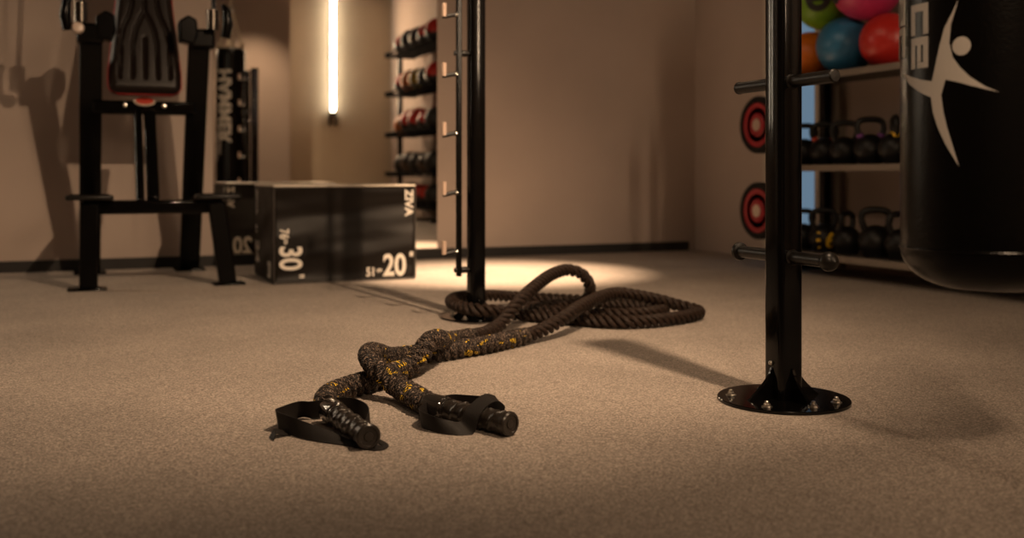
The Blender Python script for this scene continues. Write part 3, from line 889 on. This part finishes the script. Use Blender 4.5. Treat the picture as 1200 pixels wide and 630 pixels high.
for side, ub in (('l', .055), ('r', .598)):
    UPR[side] = beam((ub, 6.32, .008), (ub, 5.78, 1.31), .112, .06, 'upright')
    bbox((ub-.085, 6.22, 0), (ub+.085, 6.42, .012), 'foot_plate')
# front legs
beam((.045, 5.43, .42), (.040, 5.40, .008), .085, .06, 'front_leg')
beam((.645, 5.43, .42), (.700, 5.40, .008), .085, .06, 'front_leg')
bbox((-.055, 5.34, 0), (.125, 5.46, .012), 'foot_plate'); bbox((.625, 5.34, 0), (.785, 5.46, .012), 'foot_plate')
# lower frame
cb = beam((.05, 5.47, .400), (.655, 5.47, .400), .07, .07, 'cross_beam', M['gloss_black'], bevel=.014)
beam((.045, 5.42, .405), (.050, 6.19, .405), .06, .06, 'side_rail'); beam((.645, 5.42, .405), (.600, 6.19, .405), .06, .06, 'side_rail')
def tread(x0, x1):
    p = bbox((x0, 5.36, .437), (x1, 5.52, .462), 'foot_tread', M['peg_black'], bevel=.010)
    for i in range(4):
        MB().tube([Vector((x0+.02, 5.385+.036*i, .463))+BO, Vector((x1-.02, 5.385+.036*i, .463))+BO], .003, 8).build('tread_ridge', M['black_metal'], p)
tread(-.065, .155); tread(.545, .765)
# middle supports
MB().tube([Vector((.285, 5.52, .43))+BO, Vector((.285, 5.80, .90))+BO], .022, 16).build('seat_support', M['gloss_black'], bn)
beam((.345, 5.50, .43), (.345, 5.80, .90), .062, .05, 'seat_support', M['gloss_black'], bevel=.012)
ub = beam((.06, 5.925, .925), (.595, 5.925, .925), .085, .075, 'upper_cross_beam', M['gloss_black'], bevel=.014)
bd_ = MB().lathe([(.001, -.006), (.05, -.006), (.056, 0), (.05, .006), (.001, .006)], 28, Matrix.Translation(Vector((.325, 5.877, .958))+BO) @ Matrix.Rotation(R(60), 4, 'X') @ Matrix.Scale(.55, 4, (0, 1, 0))).build('badge', M['oval_rim'], bn)
MB().lathe([(.001, .004), (.046, .004), (.046, .008), (.001, .008)], 28, Matrix.Translation(Vector((.325, 5.877, .958))+BO) @ Matrix.Rotation(R(60), 4, 'X') @ Matrix.Scale(.5, 4, (0, 1, 0))).build('badge_face', M['oval'], bd_)
for x in (.225, .425):
    MB().lathe([(.001, -.008), (.010, -.006), (.011, 0), (.010, .006), (.001, .008)], 14, Matrix.Translation(Vector((x, 5.878, .935))+BO) @ Matrix.Rotation(R(90), 4, 'X')).build('bolt', M['steel'], bn)
# backrest pad with stitched channels
def pad_mesh():
    W2 = lambda t: .185 - .040*min(1, max(0, (t-.12)/.40))**1.0 if t > .12 else .185
    PH = .95; NX, NT = 64, 110
    gro = []
    def seg(pts, r): gro.append((pts, r))
    cen = [(0, .95), (0, .47), ]
    seg([(0, .95), (0, .46), (.022, .42), (.048, .35), (.060, .28), (.064, .085)], .011)
    seg([(0, .95), (0, .46), (-.022, .42), (-.048, .35), (-.060, .28), (-.064, .085)], .011)
    seg([(0, .30), (0, .085)], .011)
    for s in (-1, 1):
        seg([(s*.062, .95), (s*.064, .50), (s*.080, .43), (s*.110, .36), (s*.124, .28), (s*.128, .085)], .011)
    def gdist(x, t):
        best = 1
        for pts, r in gro:
            for (ax, at), (bx_, bt_) in zip(pts, pts[1:]):
                dx, dt = bx_-ax, bt_-at
                f = max(0, min(1, ((x-ax)*dx + (t-at)*dt)/(dx*dx+dt*dt)))
                best = min(best, math.hypot(x-ax-f*dx, t-at-f*dt))
        return best
    vs = []; fs = []
    for j in range(NT+1):
        t = PH*j/NT
        for i in range(NX+1):
            q = -1 + 2*i/NX
            # round lower corners
            w2 = W2(t)
            if t < .05: w2 -= .05 - math.sqrt(max(0, .05**2 - (.05-t)**2))
            x = q*w2
            edge_ = min((w2-abs(x)), t, PH-t)
            dome = -.034*(1-min(1, edge_/.040))**2
            g = gdist(x, t)
            dip = -.016*max(0, 1-(g/.012)**2) if edge_ > .012 else 0
            vs.append(Vector((x, -(.075 + dome + dip), t)))
    for j in range(NT):
        for i in range(NX):
            a = j*(NX+1)+i
            fs.append((a, a+1, a+NX+2, a+NX+1))
    # back: outline ring pushed behind
    ring = [i for i in range(NX+1)] + [(j*(NX+1)+NX) for j in range(1, NT+1)] + [NT*(NX+1)+i for i in range(NX-1, -1, -1)] + [j*(NX+1) for j in range(NT-1, 0, -1)]
    b0 = len(vs)
    for k in ring: p = vs[k]; vs.append(Vector((p.x, 0, p.z)))
    n = len(ring)
    for k in range(n):
        k2 = (k+1) % n
        fs.append((ring[k], b0+k, b0+k2, ring[k2]))
    fs.append(tuple(b0+k for k in range(n)))
    outline = [vs[k].copy() for k in ring]
    return vs, fs, outline
pv, pf, pout = pad_mesh()
pm = Matrix.Translation(Vector((.325, 5.86, .985))+BO) @ Matrix.Rotation(R(-13), 4, 'X')
padm = MB().add([pm @ p for p in pv], pf); pad = padm.build('backrest', M['pad'], bn, angle=60)
ol = [pm @ Vector((p.x, -.036, p.z)) for p in pout]
MB().tube([p for i, p in enumerate(ol) if i % 2 == 0], .0045, 8, closed=True).build('piping', M['piping_red'], pad)
beam((.325, 5.93, 1.0), (.325, 6.10, 1.75), .07, .05, 'back_support')
# bar holders on top of the uprights
def holder(s, x0, kn):
    h = bbox((x0-.065, 5.70, 1.24), (x0+.065, 5.85, 1.345), 'bar_holder', bevel=.016)
    ox = -s  # outward
    # outward steel roller with thin rod running up
    cx = x0 + ox*.045
    MB().tube([Vector((cx, 5.66, 1.335))+BO, Vector((cx, 5.66, 1.44))+BO], .032, 20).build('roller', M['dark_chrome'], h)
    MB().tube([Vector((cx+.005, 5.66, 1.43))+BO, Vector((cx+.005, 5.72, 1.98))+BO], .012, 12).build('rod', M['black_metal'], h)
    # curved horn
    hx = cx + (ox*.060)
    MB().tube([Vector((hx, 5.62, 1.29))+BO, Vector((hx+ox*.012, 5.61, 1.36))+BO, Vector((hx+ox*.006, 5.61, 1.43))+BO, Vector((hx-ox*.012, 5.62, 1.465))+BO], [.026, .028, .024, .012], 14).build('horn', M['black_metal'], h)
    # inner jaw
    jx = x0 - ox*.075
    MB().prism([(-.045, -.06), (.03, -.075), (.05, -.02), (.045, .06), (0, .085), (-.05, .05)], Vector((jx, 5.80, 1.33))+BO, (1, 0, 0), (0, 0, 1), (0, -1, 0), .11).build('jaw', M['black_metal'], h, bevel=.012)
    if kn:
        MB().lathe([(.001, -.028), (.018, -.026), (.029, -.012), (.031, .004), (.024, .02), (.001, .026)], 20, Matrix.Translation(Vector((x0-.058, 5.60, 1.30))+BO) @ Matrix.Rotation(R(80), 4, 'X')).build('knob', simple('knob_ivory', (0.62, 0.50, 0.42), 0.35), h)
holder(1, .050, True); holder(-1, .610, False)

# ================================================================== kettlebell rack on the right wall
kr = thing('kettlebell_rack', (3.98, 4.2, 0), 'three tier steel rack holding kettlebells and coloured balls', 'rack')
RO = Vector((-3.98, -4.2, 0))
RX0, RX1, RY0, RY1 = 3.756, 4.20, 3.0, 5.02
for z in (.112, .603, 1.110):
    sh = MB().box(Vector((RX0+.012, RY0, z))+RO, Vector((RX1, RY1, z+.012))+RO).build('shelf', M['shelf'], kr, bevel=.002)
    MB().box(Vector((RX0, RY0, z-.022))+RO, Vector((RX0+.012, RY1, z+.014))+RO).build('front_lip', M['shelf_edge'], sh, bevel=.003)
    MB().box(Vector((RX1-.012, RY0, z))+RO, Vector((RX1, RY1, z+.04))+RO).build('back_lip', M['shelf'], sh, bevel=.003)
for y in (RY0+.03, RY1-.03):
    for x in (RX0+.035, RX1-.03):
        MB().box(Vector((x-.025, y-.025, 0.0))+RO, Vector((x+.025, y+.025, 1.35 if x > 4 else 1.13))+RO).build('upright', M['black_metal'], kr, bevel=.004)
    MB().box(Vector((RX0, y-.03, 0))+RO, Vector((RX1, y+.03, .03))+RO).build('foot', M['black_metal'], kr, bevel=.004)
MB().box(Vector((RX1-.03, RY0, 1.32))+RO, Vector((RX1, RY1, 1.35))+RO).build('top_rail', M['black_metal'], kr, bevel=.004)
for z in (.352, .852):
    MB().tube([Vector((RX0+.03, RY1-.085, z))+RO, Vector((RX0-.125, RY1-.085, z))+RO], .018, 14).build('plate_peg', M['steel'], kr)

def kettlebell(name, h, label, group, loc, rz, tint=None, number=None):
    s = h/.24
    t = thing(name, loc, label, 'kettlebell', group, rz)
    body = [(.001, 0), (.050*s, 0), (.058*s, .003*s)]
    for i in range(1, 14):
        a = -.92 + (1.45+.92)*i/13
        body.append((.082*s*math.cos(a), .074*s + .082*s*math.sin(a)))
    body.append((.001, .156*s))
    MB().lathe(body, 28).build('body', M['kettle'], t)
    hp_ = [(-.045, .125), (-.058, .155), (-.066, .19), (-.058, .217), (-.035, .228), (0, .230), (.035, .228), (.058, .217), (.066, .19), (.058, .155), (.045, .125)]
    pts = catmull([(a*s, 0, b*s) for a, b in hp_], .012*s)
    MB().tube(pts, .0155*s, 12).build('handle', M['kettle'], t)
    if tint:
        for sx in (-1, 1):
            MB().tube([(sx*.049*s, 0, .140*s), (sx*.055*s, 0, .156*s)], .0185*s, 12).build('colour_band', M[tint], t)
    if number:
        r = .0835*s
        # raised number wrapped on the belly facing the room
        cu = bpy.data.curves.new('number', 'FONT'); cu.body = number; cu.size = .125*s; cu.align_x = 'CENTER'; cu.offset = .004; cu.space_character = 1.15
        tmp = bpy.data.objects.new('number_tmp', cu); COL.objects.link(tmp)
        dg = bpy.context.evaluated_depsgraph_get(); dg.update()
        me = bpy.data.meshes.new_from_object(tmp.evaluated_get(dg)); bpy.data.objects.remove(tmp)
        bm = bmesh.new(); bm.from_mesh(me); bmesh.ops.triangulate(bm, faces=bm.faces[:])
        bmesh.ops.subdivide_edges(bm, edges=bm.edges[:], cuts=1)
        for v in bm.verts:
            a = v.co.x/r; e_ = (v.co.y - .05*s)/r
            v.co = Vector((r*math.cos(e_)*math.sin(a), -r*math.cos(e_)*math.cos(a), .074*s + r*math.sin(e_)))
        bm.to_mesh(me); bm.free(); me.materials.append(M['yellow'])
        o = bpy.data.objects.new('painted_number', me); COL.objects.link(o); o.parent = t
    return t
ZM, ZL = .615, .124
FACE = R(-35)
kettlebell('kettlebell', .245, 'black kettlebell on the middle shelf right beside the post, in front of the blue window', 'kettlebells on the middle shelf', (3.93, 4.885, ZM), FACE)
kettlebell('kettlebell', .245, 'black kettlebell with a red band on the middle shelf', 'kettlebells on the middle shelf', (3.93, 4.708, ZM), FACE, 'redpaint')
kettlebell('kettlebell', .245, 'plain black kettlebell between the red and the purple banded ones on the middle shelf', 'kettlebells on the middle shelf', (3.92, 4.525, ZM), FACE)
kettlebell('kettlebell', .255, 'black kettlebell with a purple band on the middle shelf', 'kettlebells on the middle shelf', (3.92, 4.325, ZM), FACE+.1, 'purple')
kettlebell('kettlebell', .255, 'black kettlebell turned edge on with a yellow band on the middle shelf beside the bag', 'kettlebells on the middle shelf', (3.92, 4.145, ZM), R(55), 'yellow')
kettlebell('kettlebell', .235, 'black kettlebell on the bottom shelf right beside the post, in front of the blue window', 'kettlebells on the bottom shelf', (3.93, 4.90, ZL), FACE)
kettlebell('kettlebell', .245, 'black kettlebell with a large yellow number on the bottom shelf', 'kettlebells on the bottom shelf', (3.91, 4.69, ZL), FACE, None, '16')
kettlebell('kettlebell', .235, 'small black kettlebell turned sideways on the bottom shelf beside the yellow number', 'kettlebells on the bottom shelf', (3.91, 4.495, ZL), R(20))
kettlebell('kettlebell', .262, 'broad plain black kettlebell on the bottom shelf with a wide handle', 'kettlebells on the bottom shelf', (3.91, 4.275, ZL), FACE)
kettlebell('kettlebell', .245, 'black kettlebell on the bottom shelf half hidden by the punching bag', 'kettlebells on the bottom shelf', (3.91, 4.09, ZL), R(-20))

# balls on the top shelf
def ball(name, r, loc, mat, label, ring=False):
    t = thing(name, loc, label, 'ball', 'coloured balls on the top shelf')
    prof = [(.001, -r)] + [(r*math.sin(PI*i/24), -r*math.cos(PI*i/24)) for i in range(1, 24)] + [(.001, r)]
    MB().lathe(prof, 40).build('shell', M[mat], t, angle=80)
    if ring:
        d = Vector(ring).normalized()
        mm = d.to_track_quat('Z', 'Y').to_matrix().to_4x4()
        MB().lathe([(r*.40, r*.90), (r*.44, r*.925), (r*.30, r*.985), (r*.22, r*.99), (r*.22, r*.96)], 24, mm).build('grip_recess', M['mb_black'], t)
        MB().tube([mm @ Vector((-r*.4, 0, r*.92)), mm @ Vector((-r*.2, 0, r*1.0)), mm @ Vector((r*.2, 0, r*1.0)), mm @ Vector((r*.4, 0, r*.92))], r*.09, 10).build('grip_bar', M['mb_black'], t)
    else:
        MB().lathe([(r*.06, r*.985), (r*.07, r*1.004), (.001, r*1.006)], 14, Matrix.Rotation(R(115), 4, 'X') @ Matrix.Rotation(R(20), 4, 'Y')).build('valve', M['mb_black'], t)
    return t
ZS = 1.122
ball('exercise_ball', .160, (3.95, 4.555, ZS+.160), 'ball_blue', 'blue rubber ball resting on the top shelf')
ball('exercise_ball', .148, (3.95, 4.225, ZS+.148), 'ball_red', 'red rubber ball on the top shelf beside the punching bag')
ball('exercise_ball', .140, (3.96, 4.870, ZS+.140), 'ball_orange', 'orange rubber ball on the top shelf beside the post')
ball('exercise_ball', .160, (3.95, 4.740, ZS+.435), 'ball_green', 'green ball with a black hand grip on top of the blue and orange balls', ring=(-.75, -.62, -.03))
ball('exercise_ball', .190, (3.95, 4.385, ZS+.470), 'ball_pink', 'pink ball with a black hand grip on top of the blue and red balls', ring=(-.85, .35, -.10))

# weight plates
def plate(z, label):
    t = thing('weight_plate', (RX0-.10, RY1-.085, z), label, 'weight plate', 'weight plates on the rack end')
    mm = Matrix.Rotation(-PI/2, 4, 'Y')
    r = .166
    MB().lathe([(r*.79, -.03), (r*.96, -.03), (r, -.022), (r, .022), (r*.96, .03), (r*.80, .03), (r*.79, .022)], 48, mm).build('tyre', M['plate_rubber'], t)
    MB().lathe([(.026, -.02), (r*.74, -.02), (r*.80, .018), (r*.76, .026), (r*.60, .022), (r*.42, .022), (r*.36, .030), (.026, .026)], 48, mm).build('disc', M['plate_red'], t)
    MB().lathe([(.024, -.026), (.036, -.026), (.036, .03), (.024, .03)], 28, mm).build('hub', M['steel'], t)
plate(.852, 'upper red weight plate with black rim hung behind the thick post')
plate(.352, 'lower red weight plate with black rim hung behind the thick post')

# ================================================================== medicine ball rack (seen in the mirror)
mr = thing('medicine_ball_rack', (3.96, .75, 0), 'tall black rack of medicine balls seen in the mirror', 'rack')
QO = Vector((-3.96, -.75, 0))
QX0, QX1, QY0, QY1 = 3.76, 4.18, -.20, 1.75
for y in (QY0+.02, QY1-.02):
    MB().box(Vector((3.93, y-.03, 0))+QO, Vector((3.99, y+.03, 2.25))+QO).build('upright', M['black_metal'], mr, bevel=.005)
    MB().box(Vector((QX0, y-.03, 0))+QO, Vector((QX1, y+.03, .04))+QO).build('foot', M['black_metal'], mr, bevel=.005)
TRAYZ = (.16, .56, 1.08, 1.62, 2.14)
for z in TRAYZ:
    s_ = MB().box(Vector((QX0+.03, QY0, z-.02))+QO, Vector((QX1-.03, QY1, z))+QO).build('tray', M['matte_black'], mr, bevel=.004)
    for x in (QX0, QX1):
        MB().tube([Vector((x, QY0, z+.03))+QO, Vector((x, QY1, z+.03))+QO], .014, 10).build('tray_rail', M['matte_black'], s_)
    MB().box(Vector((QX0, QY0-.01, z-.02))+QO, Vector((QX1, QY0+.01, z+.04))+QO).build('tray_end', M['matte_black'], s_, bevel=.003)
MATS = {'r': ('mb_red', 'red and black'), 'o': ('mb_orange', 'orange'), 'y': ('mb_yellow', 'yellow'), 'k': ('mb_black', 'black'), 'd': ('mb_dark', 'dark')}
ROWS = ['kkrrk', 'kdkdk', 'orrrk', 'roykr', 'rkdrr']
RN = ['lowest tray', 'second lowest tray', 'middle tray', 'second highest tray', 'top tray']
ORD = ['first', 'second', 'third', 'fourth', 'fifth']
for i, z in enumerate(TRAYZ):
    for j, c in enumerate(ROWS[i]):
        mat, cn = MATS[c]
        r = .140 + .012*((i*3+j*5) % 3)/2
        if i == 2 and j in (1, 2): r = .165
        y = .02 + j*.335
        t = thing('medicine_ball', (3.96, y, z+r), '%s medicine ball, %s on the %s of the mirrored rack' % (cn, ORD[j], RN[i]), 'ball', 'medicine balls on the rack')
        prof = [(.001, -r)] + [(r*math.sin(PI*k/16), -r*math.cos(PI*k/16)) for k in range(1, 16)] + [(.001, r)]
        o = MB().lathe(prof, 28).build('shell', M[mat], t, angle=80)
        if c in 'yo':
            tl = MB().tube([(math.cos(2*PI*k/28)*(r*.86), r*.5, math.sin(2*PI*k/28)*(r*.86)) for k in range(28)], .012, 8, closed=True)
            tl.build('seam_band', M['mb_black'], t)
